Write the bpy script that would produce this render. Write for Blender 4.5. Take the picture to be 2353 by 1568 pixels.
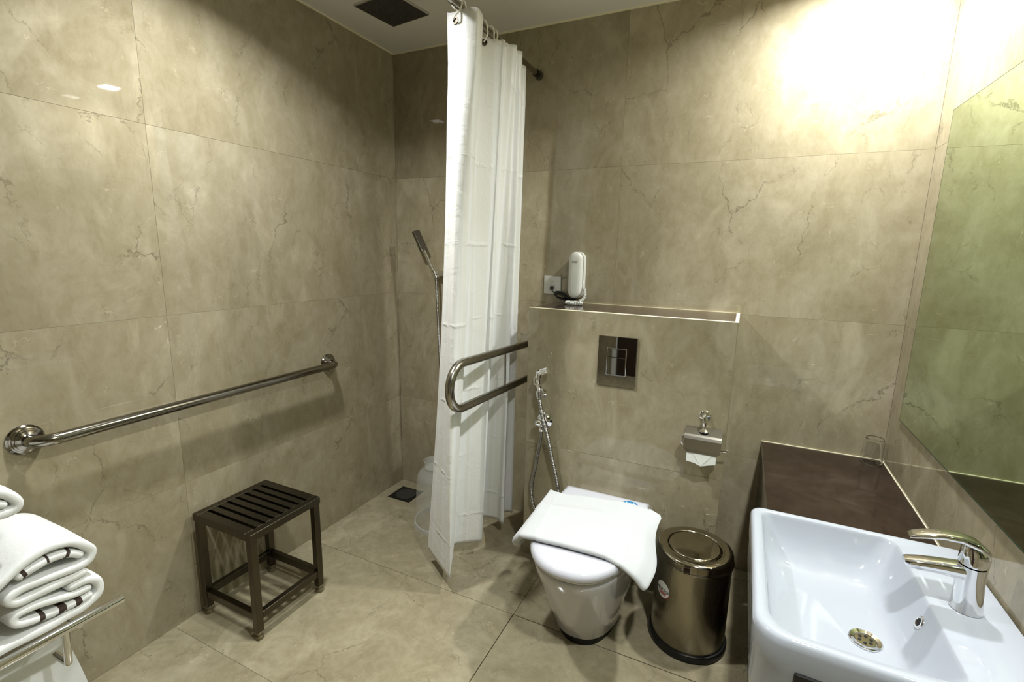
import bpy, bmesh, math, random
from mathutils import Vector, Matrix, noise
random.seed(7)
D = bpy.data; S = bpy.context.scene; COL = S.collection
for o in list(D.objects): D.objects.remove(o)
PI = math.pi

# ------------------------------------------------------------------ camera
yaw, pit, rol = math.radians(-25.3296), math.radians(10.5426), math.radians(1.1604)
fwd = Vector((math.sin(yaw)*math.cos(pit), math.cos(yaw)*math.cos(pit), -math.sin(pit)))
rt = Vector((math.cos(yaw), -math.sin(yaw), 0)); up = rt.cross(fwd)
r2 = rt*math.cos(rol)+up*math.sin(rol); u2 = -rt*math.sin(rol)+up*math.cos(rol)
cam = D.objects.new('camera', D.cameras.new('camera')); COL.objects.link(cam)
m = Matrix((r2, u2, -fwd)).transposed().to_4x4(); m.translation = (1.775, -2.216, 1.3939)
cam.matrix_world = m
cam.data.sensor_width = 36; cam.data.lens = 1107.942/2353*36; cam.data.clip_start = .02
S.camera = cam
# ------------------------------------------------------------------ world, exposure, lamps
W = D.worlds.new('world'); S.world = W; W.use_nodes = True
W.node_tree.nodes['Background'].inputs[0].default_value = (.9, .95, 1, 1)
W.node_tree.nodes['Background'].inputs[1].default_value = .05
S.view_settings.view_transform = 'Standard'; S.view_settings.look = 'None'
S.view_settings.exposure = 0.0; S.view_settings.gamma = 1; S.view_settings.use_curve_mapping = False
H, WX, FY = 2.4, 2.3307, -2.95
LAMPS = [  # x, y, watts, spread in degrees
    (2.09, -.29, 29, 160), (2.07, -1.68, 22, 128), (.54, -1.20, 23, 144)]
for i, (x, y, w, sp) in enumerate(LAMPS):
    l = D.lights.new('downlight_lamp', 'AREA'); l.shape = 'SQUARE'; l.size = .085
    l.energy = w; l.spread = math.radians(sp); l.color = (.97, 1, .99)
    o = D.objects.new('downlight_lamp', l); COL.objects.link(o); o.location = (x, y, H-.004)

# ------------------------------------------------------------------ materials
def mat(name, col=(.8, .8, .8), rough=.5, metal=0, spec=.5, coat=0, trans=0, ior=1.45, emit=0, sheen=0):
    M = D.materials.new(name); M.use_nodes = True
    b = M.node_tree.nodes['Principled BSDF']; I = b.inputs
    I['Base Color'].default_value = (*col, 1); I['Roughness'].default_value = rough
    I['Metallic'].default_value = metal; I['Specular IOR Level'].default_value = spec
    I['Coat Weight'].default_value = coat; I['Transmission Weight'].default_value = trans
    I['IOR'].default_value = ior; I['Sheen Weight'].default_value = sheen
    if emit:
        I['Emission Color'].default_value = (*col, 1); I['Emission Strength'].default_value = emit
    return M
class NT:
    def __init__(s, M): s.t = M.node_tree; s.b = s.t.nodes['Principled BSDF']
    def n(s, ty, **kw):
        x = s.t.nodes.new(ty)
        for k, v in kw.items():
            if k.startswith('i_'): x.inputs[k[2:].replace('_', ' ')].default_value = v
            else: setattr(x, k, v)
        return x
    def l(s, a, b): s.t.links.new(a, b)
    def ramp(s, src, pts):
        r = s.n('ShaderNodeValToRGB'); e = r.color_ramp.elements
        while len(e) < len(pts): e.new(.5)
        for q, (p, c) in zip(e, pts):
            q.position = p; q.color = (*c, 1) if len(c) == 3 else c
        s.l(src, r.inputs[0]); return r.outputs[0]
    def math(s, op, a, b=None, c=None):
        x = s.n('ShaderNodeMath', operation=op)
        for i, v in enumerate((a, b, c)):
            if v is None: continue
            if isinstance(v, (int, float)): x.inputs[i].default_value = v
            else: s.l(v, x.inputs[i])
        return x.outputs[0]
    def mix(s, f, a, b, bt='MIX'):
        x = s.n('ShaderNodeMix', data_type='RGBA', blend_type=bt)
        for k, v in ((0, f), (6, a), (7, b)):
            if isinstance(v, (int, float)): x.inputs[k].default_value = v
            elif isinstance(v, tuple): x.inputs[k].default_value = (*v, 1)
            else: s.l(v, x.inputs[k])
        return x.outputs[2]
    def noise(s, vec, scale, detail=4, rough=.5, dist=0):
        x = s.n('ShaderNodeTexNoise'); x.inputs['Scale'].default_value = scale
        x.inputs['Detail'].default_value = detail; x.inputs['Roughness'].default_value = rough
        x.inputs['Distortion'].default_value = dist; s.l(vec, x.inputs['Vector']); return x.outputs['Fac'], x.outputs['Color']
    def bump(s, h, strength=.2, dist=.002):
        x = s.n('ShaderNodeBump'); x.inputs['Strength'].default_value = strength; x.inputs['Distance'].default_value = dist
        s.l(h, x.inputs['Height']); s.l(x.outputs[0], s.b.inputs['Normal'])

def marble(name, light, mid, dark, rough=.07, vein=1.0, wob=.05, spec=.5):
    M = mat(name, mid, rough, 0, spec); t = NT(M)
    tc = t.n('ShaderNodeTexCoord').outputs['Object']; oi = t.n('ShaderNodeObjectInfo')
    k = t.math('MULTIPLY', t.math('FLOOR', t.math('MULTIPLY', oi.outputs['Random'], 5)), 3.7)
    cb = t.n('ShaderNodeCombineXYZ'); t.l(k, cb.inputs[0]); t.l(k, cb.inputs[1]); t.l(k, cb.inputs[2])
    va = t.n('ShaderNodeVectorMath', operation='ADD'); t.l(tc, va.inputs[0]); t.l(cb.outputs[0], va.inputs[1])
    v = va.outputs[0]
    mp = t.n('ShaderNodeMapping'); mp.inputs['Scale'].default_value = (1, 1, .6); t.l(v, mp.inputs['Vector']); vs = mp.outputs[0]
    nf, _ = t.noise(vs, 5.5, 10, .68, .9); sf, _ = t.noise(vs, 26, 8, .72, .4); bf, _ = t.noise(vs, 4.0, 5, .6, 1.0)
    base = t.ramp(nf, [(.28, dark), (.5, mid), (.70, light)])
    base = t.mix(.30, base, t.ramp(sf, [(.34, dark), (.62, light)]))
    base = t.mix(t.ramp(bf, [(.56, (0, 0, 0)), (.70, (.5, .5, .5))]), base, tuple(min(1, c*1.22+.01) for c in light))
    def ridge(scale, w, mscale, lo, hi, det=6, rg=.55, src=vs):
        f, _ = t.noise(src, scale, det, rg, .35)
        d = t.math('ABSOLUTE', t.math('SUBTRACT', f, .5)); line = t.ramp(d, [(0, (1, 1, 1)), (w, (0, 0, 0))])
        mf, _ = t.noise(v, mscale, 4, .6)
        return t.math('MULTIPLY', line, t.ramp(mf, [(lo, (0, 0, 0)), (hi, (1, 1, 1))]))
    def crackle(scale, w, mscale, lo, hi, amp, dsc):
        _, dc = t.noise(v, dsc, 7, .68)
        sub = t.n('ShaderNodeVectorMath', operation='SUBTRACT'); t.l(dc, sub.inputs[0]); sub.inputs[1].default_value = (.5, .5, .5)
        sc = t.n('ShaderNodeVectorMath', operation='SCALE'); t.l(sub.outputs[0], sc.inputs[0]); sc.inputs['Scale'].default_value = amp
        ad = t.n('ShaderNodeVectorMath', operation='ADD'); t.l(vs, ad.inputs[0]); t.l(sc.outputs[0], ad.inputs[1])
        vo = t.n('ShaderNodeTexVoronoi', feature='DISTANCE_TO_EDGE'); vo.inputs['Scale'].default_value = scale; t.l(ad.outputs[0], vo.inputs['Vector'])
        line = t.ramp(vo.outputs['Distance'], [(0, (1, 1, 1)), (w, (0, 0, 0))]); mf, _ = t.noise(v, mscale, 4, .6)
        return t.math('MULTIPLY', line, t.ramp(mf, [(lo, (0, 0, 0)), (hi, (1, 1, 1))]))
    v1 = crackle(3.0, .0085, 3.1, .50, .60, .14, 6); v2 = crackle(7.5, .016, 6.5, .53, .64, .09, 11)
    v3 = ridge(15, .012, 13, .56, .66, 5, .5, v); v4 = ridge(34, .02, 17, .58, .68, 4, .5, v)
    dk = tuple(c*.30 for c in dark)
    base = t.mix(t.math('MULTIPLY', v1, .62*vein), base, dk)
    base = t.mix(t.math('MULTIPLY', v2, .42*vein), base, dk)
    base = t.mix(t.math('MULTIPLY', v3, .5*vein), base, tuple(min(1, c*1.45) for c in light))
    base = t.mix(t.math('MULTIPLY', v4, .35*vein), base, tuple(c*.55 for c in dark))
    br = t.math('ADD', .96, t.math('MULTIPLY', t.math('FRACT', t.math('MULTIPLY', oi.outputs['Random'], 17.3)), .08))
    base = t.mix(1.0, base, br, 'MULTIPLY')
    t.l(base, t.b.inputs['Base Color'])
    wf, _ = t.noise(v, 2.0, 1, .4); t.bump(wf, wob, .02)
    return M
MARBLE = marble('cream_marble', (.375, .330, .234), (.296, .253, .164), (.222, .183, .106), .02, 1, .04)
FLOORM = marble('floor_marble', (.345, .305, .208), (.262, .226, .145), (.188, .158, .094), .11, .9)
BROWN = marble('brown_stone', (.034, .022, .015), (.020, .0125, .0085), (.012, .007, .005), .09, .5, .05, .35)
BROWNL = marble('brown_stone_ledge', (.075, .052, .038), (.05, .034, .024), (.032, .021, .014), .10, .5, .05, .4)
GROUT = mat('grout', (.20, .17, .11), .9)
DGROUT = mat('dark_grout', (.035, .028, .016), .9)
TRIMM = mat('cream_edge', (.78, .72, .52), .4)
PAINT = mat('ceiling_paint', (.74, .71, .65), .9)
t = NT(PAINT); f, _ = t.noise(t.n('ShaderNodeTexCoord').outputs['Object'], 90, 3); t.bump(f, .1, .001)
CHROME = mat('chrome', (.82, .82, .83), .05, 1)
DCHROME = mat('dark_chrome', (.30, .295, .28), .03, 1)
def brushed(name, col, rough, axis=2, amt=.12, bs=.05):
    M = mat(name, col, rough, 1); t = NT(M); tc = t.n('ShaderNodeTexCoord').outputs['Object']
    mp = t.n('ShaderNodeMapping'); sc = [120, 120, 120]; sc[axis] = 1.5; mp.inputs['Scale'].default_value = sc; t.l(tc, mp.inputs['Vector'])
    f, _ = t.noise(mp.outputs[0], 6, 3)
    t.l(t.math('ADD', rough-amt/2, t.math('MULTIPLY', f, amt)), t.b.inputs['Roughness']); t.bump(f, bs, .0005)
    return M
STEEL = brushed('brushed_steel', (.36, .34, .30), .22, 1)
BINST = brushed('bin_steel', (.30, .275, .215), .26, 2, .10, .008)
BINTOP = mat('bin_lid_steel', (.42, .385, .31), .09, 1)
STOOLM = brushed('dark_steel', (.095, .083, .062), .30, 2)
BLACK = mat('black_plastic', (.006, .006, .006), .35)
DARK = mat('dark_recess', (.004, .004, .004), .8)
CERAM = mat('white_ceramic', (.335, .355, .397), .06, 0, .5, .5)
BOWLM = mat('toilet_ceramic', (.52, .515, .54), .08, 0, .5, .5)
PLASTW = mat('white_plastic', (.66, .66, .64), .35)
PHONEM = mat('phone_plastic', (.62, .62, .57), .33)
RINGM = mat('ring_plastic', (.85, .83, .74), .4)
GREYH = mat('shower_face', (.05, .046, .044), .35, .5)
BRASS = mat('stool_foot', (.16, .13, .07), .5, .3)
PAPER = mat('paper', (.78, .80, .76), .9)
REDM = mat('red_print', (.45, .02, .03), .5); INK = mat('ink', (.03, .03, .03), .5)
STICK = mat('sticker_white', (.72, .74, .72), .5); BLUE = mat('sticker_blue', (.01, .14, .36), .4); TEAL = mat('sticker_teal', (.4, .7, .7), .4)
GLASS = mat('clear_glass', (1, 1, 1), .0, 0, .5, 0, 1, 1.45)
MIRROR = mat('mirror_silver', (.56, .68, .49), .0, 1)
MEDGE = mat('mirror_edge', (.03, .05, .03), .2)
DOORM = mat('dark_door_veneer', (.03, .016, .01), .35)
LITP = mat('diffuser', (1, .97, .92), .5, emit=28)
def terry(name, col, sc=900, s=.6):
    M = mat(name, col, .95, sheen=.3); t = NT(M); tc = t.n('ShaderNodeTexCoord').outputs['Object']
    f, _ = t.noise(tc, sc, 3, .7); g, _ = t.noise(tc, 60, 3); t.bump(t.math('ADD', f, t.math('MULTIPLY', g, .8)), s, .0016); return M
TERRY = terry('terry_cotton', (.84, .85, .84)); TERRY2 = terry('bath_mat_cotton', (.48, .49, .50), 700, .4)
STRIPE = mat('brown_border', (.05, .033, .026), .9)
def curtain_mat():
    M = mat('satin_curtain', (.86, .86, .84), .42, sheen=.2); t = NT(M)
    uv = t.n('ShaderNodeUVMap').outputs[0]; sp = t.n('ShaderNodeSeparateXYZ'); t.l(uv, sp.inputs[0])
    fr = t.math('FRACT', t.math('MULTIPLY', sp.outputs[0], 9.0))
    st = t.ramp(fr, [(.0, (0, 0, 0)), (.30, (0, 0, 0)), (.32, (1, 1, 1)), (.62, (1, 1, 1)), (.64, (0, 0, 0)), (.80, (0, 0, 0)), (.81, (1, 1, 1)), (.86, (1, 1, 1)), (.87, (0, 0, 0))])
    t.l(t.mix(st, (.87, .865, .835), (.93, .94, .95)), t.b.inputs['Base Color'])
    t.l(t.math('SUBTRACT', .55, t.math('MULTIPLY', st, .22)), t.b.inputs['Roughness'])
    # pressed horizontal folds and fine crumple
    cr = t.math('FRACT', t.math('MULTIPLY', sp.outputs[1], 7.0)); ln = t.ramp(cr, [(0, (0, 0, 0)), (.46, (0, 0, 0)), (.5, (1, 1, 1)), (.53, (0, 0, 0))])
    n1, _ = t.noise(t.n('ShaderNodeTexCoord').outputs['Object'], 11, 4, .6, 1.5)
    mk = t.ramp(n1, [(.45, (0, 0, 0)), (.6, (1, 1, 1))])
    h = t.math('ADD', t.math('MULTIPLY', t.math('MULTIPLY', ln, mk), .5), t.math('MULTIPLY', n1, .6)); t.bump(h, .45, .012)
    tr = t.n('ShaderNodeBsdfTranslucent'); tr.inputs[0].default_value = (.92, .92, .87, 1)
    mx = t.n('ShaderNodeMixShader'); mx.inputs[0].default_value = .26
    t.l(t.b.outputs[0], mx.inputs[1]); t.l(tr.outputs[0], mx.inputs[2]); t.l(mx.outputs[0], t.t.nodes['Material Output'].inputs[0]); return M
CURT = curtain_mat()
def bucket_mat():
    M = mat('cloudy_plastic', (.75, .78, .76), .25); t = NT(M); tr = t.n('ShaderNodeBsdfTransparent')
    mx = t.n('ShaderNodeMixShader'); mx.inputs[0].default_value = .80
    t.l(t.b.outputs[0], mx.inputs[1]); t.l(tr.outputs[0], mx.inputs[2]); t.l(mx.outputs[0], t.t.nodes['Material Output'].inputs[0]); return M
BUCK = bucket_mat()
def hose_mat():
    M = mat('braided_hose', (.45, .44, .41), .25, 1); t = NT(M); tc = t.n('ShaderNodeTexCoord').outputs['Object']
    w = t.n('ShaderNodeTexWave', bands_direction='Z'); w.inputs['Scale'].default_value = 60; w.inputs['Distortion'].default_value = 2; t.l(tc, w.inputs['Vector'])
    t.l(t.ramp(w.outputs['Fac'], [(.2, (.12, .115, .10)), (.8, (.6, .58, .54))]), t.b.inputs['Base Color']); t.bump(w.outputs['Fac'], .8, .002); return M
HOSE = hose_mat()

# ------------------------------------------------------------------ mesh helpers
def obj(name, bm, m, parent=None, smooth=None, loc=None, angle=40):
    me = D.meshes.new(name); bm.normal_update(); bm.to_mesh(me); bm.free(); 
    for q in (m if isinstance(m, (list, tuple)) else [m]): me.materials.append(q)
    o = D.objects.new(name, me); COL.objects.link(o)
    if smooth:
        for p in me.polygons: p.use_smooth = True
        me.set_sharp_from_angle(angle=math.radians(angle))
    if parent: o.parent = parent
    if loc:
        for v in me.vertices: v.co -= Vector(loc)
        o.location = loc
    return o
def thing(name, label, cat, loc=(0, 0, 0), group=None):
    o = D.objects.new(name, None); COL.objects.link(o); o.location = loc; o.empty_display_size = .05
    o['label'] = label; o['category'] = cat
    if group: o['group'] = group
    return o
def part(name, bm, m, t, smooth=None, angle=40):
    """world-space bmesh turned into a part of thing t (thing origins only translate)"""
    base = Vector(t.location); p = t.parent
    while p: base += Vector(p.location); p = p.parent
    for v in bm.verts: v.co -= base
    return obj(name, bm, m, t, smooth, None, angle)
def tag(o, label, cat, group=None):
    o['label'] = label; o['category'] = cat
    if group: o['group'] = group
    return o
def box(a, b, bev=0, seg=2, bm=None):
    bm = bm or bmesh.new(); n0 = len(bm.verts)
    c = [(a[i]+b[i])/2 for i in range(3)]; s = [abs(b[i]-a[i]) for i in range(3)]
    r = bmesh.ops.create_cube(bm, size=1)['verts']
    for v in r: v.co = Vector((v.co[0]*s[0]+c[0], v.co[1]*s[1]+c[1], v.co[2]*s[2]+c[2]))
    if bev:
        es = list({e for v in r for e in v.link_edges})
        bmesh.ops.bevel(bm, geom=es, offset=bev, segments=seg, affect='EDGES', profile=.7)
    return bm
def rings(rs, cap0=True, cap1=True, bm=None, closed=True, loop=False):
    bm = bm or bmesh.new(); V = [[bm.verts.new(p) for p in r] for r in rs]; n = len(rs[0])
    pr = list(zip(V, V[1:])) + ([(V[-1], V[0])] if loop else [])
    for A, B in pr:
        for i in range(n if closed else n-1):
            j = (i+1) % n
            bm.faces.new((A[i], A[j], B[j], B[i]))
    if cap0 and not loop: bm.faces.new(list(reversed(V[0])))
    if cap1 and not loop: bm.faces.new(V[-1])
    return bm
def circ(c, r, n=32, ax=2, ph=0, r2=None):
    out = []
    for i in range(n):
        a = 2*PI*i/n+ph; u, v = r*math.cos(a), (r2 or r)*math.sin(a)
        out.append(Vector(c)+Vector(((u, v, 0), (0, u, v), (v, 0, u))[(ax+1) % 3 if ax != 2 else 0] if ax != 2 else (u, v, 0)))
    return out
def frame(d):
    d = d.normalized(); a = Vector((0, 0, 1)) if abs(d.z) < .9 else Vector((1, 0, 0))
    u = d.cross(a).normalized(); return u, d.cross(u).normalized()
def tube(pts, r, n=14, bm=None, loop=False, caps=True):
    P = [Vector(p) for p in pts]; N = len(P); rr = r if isinstance(r, (list, tuple)) else [r]*N
    u, v = frame(P[1]-P[0]); rs = []; pd = (P[1]-P[0]).normalized()
    for i in range(N):
        if loop: d = (P[(i+1) % N]-P[i-1]).normalized()
        else: d = (P[min(i+1, N-1)]-P[max(i-1, 0)]).normalized()
        q = pd.rotation_difference(d); u = q @ u; v = q @ v; pd = d
        rs.append([P[i]+rr[i]*(math.cos(2*PI*k/n)*u+math.sin(2*PI*k/n)*v) for k in range(n)])
    return rings(rs, caps, caps, bm, loop=loop)
def cr(pts, k=8, loop=False):
    P = [Vector(p) for p in pts]; n = len(P); out = []
    for i in range(n if loop else n-1):
        g = (lambda j: P[j % n]) if loop else (lambda j: P[max(0, min(n-1, j))])
        a, b, c, d = g(i-1), g(i), g(i+1), g(i+2)
        for s in range(k):
            t = s/k; out.append(.5*((2*b)+(c-a)*t+(2*a-5*b+4*c-d)*t*t+(3*b-a-3*c+d)*t**3))
    if not loop: out.append(P[-1])
    return out
def lathe(prof, c, axis=(0, 0, 1), n=32, bm=None, cap=True, su=1, sv=1):
    """prof: (radius, distance along axis)"""
    d = Vector(axis).normalized(); u, v = frame(d); c = Vector(c)
    if abs(d.z) > .99: u, v = Vector((1, 0, 0)), Vector((0, 1, 0)) * (1 if d.z > 0 else -1)
    rs = [[c+d*h+r*(su*math.cos(2*PI*k/n)*u+sv*math.sin(2*PI*k/n)*v) for k in range(n)] for r, h in prof]
    return rings(rs, cap, cap, bm)
def arc(c, r, a0, a1, n, f): return [f(c[0]+r*math.cos(a0+(a1-a0)*i/n), c[1]+r*math.sin(a0+(a1-a0)*i/n)) for i in range(n+1)]
def text(name, s, size, m, parent, mw, depth=.0004, bold=0):
    cu = D.curves.new('t', 'FONT'); cu.body = s; cu.size = size; cu.extrude = depth; cu.offset = bold; cu.align_x = 'CENTER'; cu.align_y = 'CENTER'
    o = D.objects.new('t', cu); COL.objects.link(o); dg = bpy.context.evaluated_depsgraph_get()
    me = D.meshes.new_from_object(o.evaluated_get(dg)); D.objects.remove(o); me.name = name
    for v in me.vertices: v.co = mw(v.co)
    me.materials.clear(); me.materials.append(m); q = D.objects.new(name, me); COL.objects.link(q); q.parent = parent; return q

# ------------------------------------------------------------------ room shell, tile by tile
def struct(name, bm, m):
    o = obj(name, bm, m); o['kind'] = 'structure'; return o
T, J = .012, .0016
wl = struct('wall_left', box((-.1, FY, 0), (-T+.001, 0, H)), GROUT)
wb = struct('wall_back', box((-.1, T-.001, 0), (WX+.1, .1, H)), GROUT)
wr = struct('wall_right', box((WX+T-.001, FY, 0), (WX+.1, 0, H)), GROUT)
wf = struct('wall_front', box((-.1, FY-.1, 0), (WX+.1, FY, H)), MARBLE)
fl = struct('floor', box((-.1, FY-.1, -.1), (WX+.1, .1, -T+.001)), DGROUT)
ce = struct('ceiling', box((-.1, FY-.1, H), (WX+.1, .1, H+.1)), PAINT)
def tile(a, b, parent, m, j=J):
    lo = [min(a[i], b[i]) for i in range(3)]; hi = [max(a[i], b[i]) for i in range(3)]
    th = min(range(3), key=lambda i: hi[i]-lo[i])
    for i in range(3):
        if i != th: lo[i] += j/2; hi[i] -= j/2
    o = obj('tile', box(lo, hi, .0003, 1), m, parent, loc=tuple((lo[i]+hi[i])/2 for i in range(3))); return o
ZS = [0, .535, 1.153, 1.771, H]
for y0, y1 in ((0, -1.2419), (-1.2419, -2.4838), (-2.4838, FY)):
    for z0, z1 in zip(ZS, ZS[1:]):
        tile((-T, y0, z0), (0, y1, z1), wl, MARBLE, .0005); tile((WX, y0, z0), (WX+T, y1, z1), wr, MARBLE, .0005)
for x0, x1 in ((0, 1.2416), (1.2416, WX)):
    for z0, z1 in zip(ZS, ZS[1:]): tile((x0, 0, z0), (x1, T, z1), wb, MARBLE, .0005)
YS = [0, -.0718, -.7086, -1.3326, -1.9566, -2.58, FY]
for x0, x1 in ((0, 1.0906), (1.0906, WX)):
    for y0, y1 in zip(YS, YS[1:]):
        if x0 == 0 and y0 == -.0718:   # cut around the drain
            a, b, c, d = .058, .208, -.062, -.212
            tile((0, y0, -T), (a, y1, 0), fl, FLOORM, 0); tile((a, d, -T), (b, y1, 0), fl, FLOORM, 0); tile((b, y0, -T), (x1, y1, 0), fl, FLOORM, 0)
        else:
            g = lambda q: .0006 if q in (0, FY) else (.0004 if q == YS[3] else .0017)
            tile((x0+(.0017 if x0 else 0), y0-g(y0), -T), (x1-(.0017 if x1 < 2 else 0), y1+g(y1), 0), fl, FLOORM, 0)
# the drain's row loses its joint lines to the cut, so draw the row joints recessed around it
for nm, a, b in (('trim_1', (0, -.007, H-.006), (WX, 0, H)), ('trim_2', (0, FY, H-.006), (.006, 0, H)), ('trim_3', (WX-.004, FY, H-.006), (WX, 0, H))):
    struct(nm, box(a, b), TRIMM)
# door in the front wall, behind the photographer
dr = struct('door_1', box((.76, FY-.02, 0), (1.62, FY+.012, 2.1), .004), DOORM)
bm = box((.716, FY-.02, 0), (.7595, FY+.03, 2.14), .003); obj('door_frame', bm, PLASTW, dr)
bm = box((1.6205, FY-.02, 0), (1.664, FY+.03, 2.14), .003); obj('door_frame', bm, PLASTW, dr)
bm = box((.76, FY-.02, 2.1005), (1.62, FY+.03, 2.14), .003); obj('door_frame', bm, PLASTW, dr)
obj('door_handle', tube([(1.52, FY+.012, 1), (1.52, FY+.06, 1), (1.40, FY+.06, 1)], .009), CHROME, dr, 1)

# ------------------------------------------------------------------ downlights
LL = ['square recessed ceiling downlight in the corner above the mirror and back wall', 'square recessed ceiling downlight above the washbasin',
      'square recessed ceiling downlight above the slatted shower stool']
for (x, y, w, sp), lb in zip(LAMPS, LL):
    t = thing('ceiling_downlight', lb, 'ceiling light', (x, y, H), 'recessed ceiling downlights')
    bm = bmesh.new()
    for a, b in (((-.06, -.06), (.06, -.045)), ((-.06, .045), (.06, .06)), ((-.06, -.045), (-.045, .045)), ((.045, -.045), (.06, .045))):
        box((x+a[0], y+a[1], H-.003), (x+b[0], y+b[1], H), bm=bm)
    part('trim_ring', bm, PLASTW, t); part('diffuser', box((x-.045, y-.045, H-.0015), (x+.045, y+.045, H-.0005)), LITP, t)

# ------------------------------------------------------------------ cistern box
CL, CR, CH, CD = .9574, 1.7761, 1.1588, -.3244
cb = thing('cistern_ledge', 'half-height cream marble cistern box behind the toilet with a dark stone top', 'ledge', (1.366, -.16, 0))
part('core', box((CL+.011, CD+.011, 0), (CR-.011, -.001, CH-.012)), DGROUT, cb)
for z0, z1 in ((0, .55), (.55, CH-.002)):
    part('tile', box((CL, CD, z0+.0004), (CR-.0035, CD+.012, z1-.0004), .0007, 1), MARBLE, cb)
    part('tile', box((CR-.012, CD+.0035, z0+.0004), (CR, -.0005, z1-.0004), .0007, 1), MARBLE, cb)
    part('tile', box((CL, CD+.0125, z0+.0004), (CL+.012, -.0005, z1-.0004), .0007, 1), MARBLE, cb)
part('stone_top', box((CL+.012, CD+.016, CH-.012), (CR-.013, -.006, CH)), BROWNL, cb)
bm = box((CL, CD, CH-.0018), (CR, CD+.0155, CH+.001), .0005, 1); box((CR-.0125, CD+.0155, CH-.0018), (CR, -.0005, CH+.001), .0005, 1, bm)
box((CL+.012, -.0055, CH-.002), (CR-.013, -.0005, CH+.001), bm=bm)
part('edge_strip', bm, TRIMM, cb)

# flush plate
fp = thing('flush_plate', 'polished chrome dual flush plate set in the cistern box above the toilet', 'flush plate', (1.349, CD, .967))
FX0, FX1, FZ0, FZ1 = 1.271, 1.427, .866, 1.068
part('plate', box((FX0, CD-.009, FZ0), (FX1, CD+.001, FZ1), .003, 2), DCHROME, fp, 1, 20)
fr = []
x0, x1, z0, z1 = 1.309, 1.386, .911, 1.021
bm = tube([(x, CD-.0095, z) for x, z in ((x0, z0), (x1, z0), (x1, z1), (x0, z1))], .0016, 6, loop=True); part('button_frame', bm, CHROME, fp)
part('large_button', box((x0+.002, CD-.0125, z0+.002), (x1-.002, CD-.008, z1-.037), .0012, 1), DCHROME, fp)
part('small_button', box((x0+.002, CD-.0125, z1-.0355), (x1-.002, CD-.008, z1-.002), .0012, 1), DCHROME, fp)

# ------------------------------------------------------------------ counter
XC, ZC = 1.9114, .6207
ct = thing('vanity_counter', 'dark brown stone counter in the corner beside the washbasin', 'counter', (2.12, -.6, 0))
part('counter_top', box((XC, -.79, ZC-.022), (WX-.0008, -.0008, ZC), .001, 1), BROWN, ct)
part('side_panel', box((XC+.004, -.78, 0), (XC+.024, -.001, ZC-.022)), BROWN, ct)
part('front_panel', box((XC+.024, -.78, 0), (WX-.001, -.76, ZC-.022)), BROWN, ct)
bm = box((XC, -.0045, ZC), (WX-.002, -.0006, ZC+.0025)); box((WX-.003, -.76, ZC), (WX-.0006, -.001, ZC+.0025), bm=bm)
part('sealant_line', bm, TRIMM, ct)

# ------------------------------------------------------------------ mirror
mt = thing('wall_mirror', 'large frameless greenish mirror on the right wall above the counter', 'mirror', (WX, -1.2, 1.35))
part('glass', box((WX-.005, -2.3, .832), (WX-.001, -.1362, 1.8626)), MIRROR, mt)
bm = box((WX-.0052, -2.3, 1.8626), (WX-.0008, -.1345, 1.8645)); box((WX-.0052, -.1362, .832), (WX-.0008, -.1345, 1.8626), bm=bm); box((WX-.0052, -2.3, .8285), (WX-.0008, -.1345, .832), bm=bm)
part('edge', bm, MEDGE, mt)

# ------------------------------------------------------------------ washbasin
def rrect(x0, x1, y0, y1, r, z, n=8, bow=0):
    """r: radii for corners (x1,y1),(x0,y1),(x0,y0),(x1,y0); y0 is the near side"""
    if not isinstance(r, (list, tuple)): r = [r]*4
    out = []
    for k, (cx, cy, a) in enumerate(((x1-r[0], y1-r[0], 0), (x0+r[1], y1-r[1], PI/2), (x0+r[2], y0+r[2], PI), (x1-r[3], y0+r[3], 1.5*PI))):
        for i in range(n+1):
            q = a+PI/2*i/n; out.append(Vector((cx+r[k]*math.cos(q), cy+r[k]*math.sin(q), z)))
        # extra points along the following straight side
        nx = ((x0+r[1], y1), (x0, y0+r[2]), (x1-r[3], y0), (x1, y1-r[0]))[k]; p = out[-1].copy()
        for i in (1, 2, 3, 4, 5, 6, 7):
            s = i/8; v = p.lerp(Vector((nx[0], nx[1], z)), s)
            if k == 2: v.y -= bow*math.sin(PI*s)
            out.append(v)
    return out
BZ = .69
bs = thing('washbasin', 'white rectangular ceramic washbasin mounted below the mirror', 'washbasin', (2.09, -1.02, .5))
Ro = [.012, .028, .06, .02]
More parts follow.
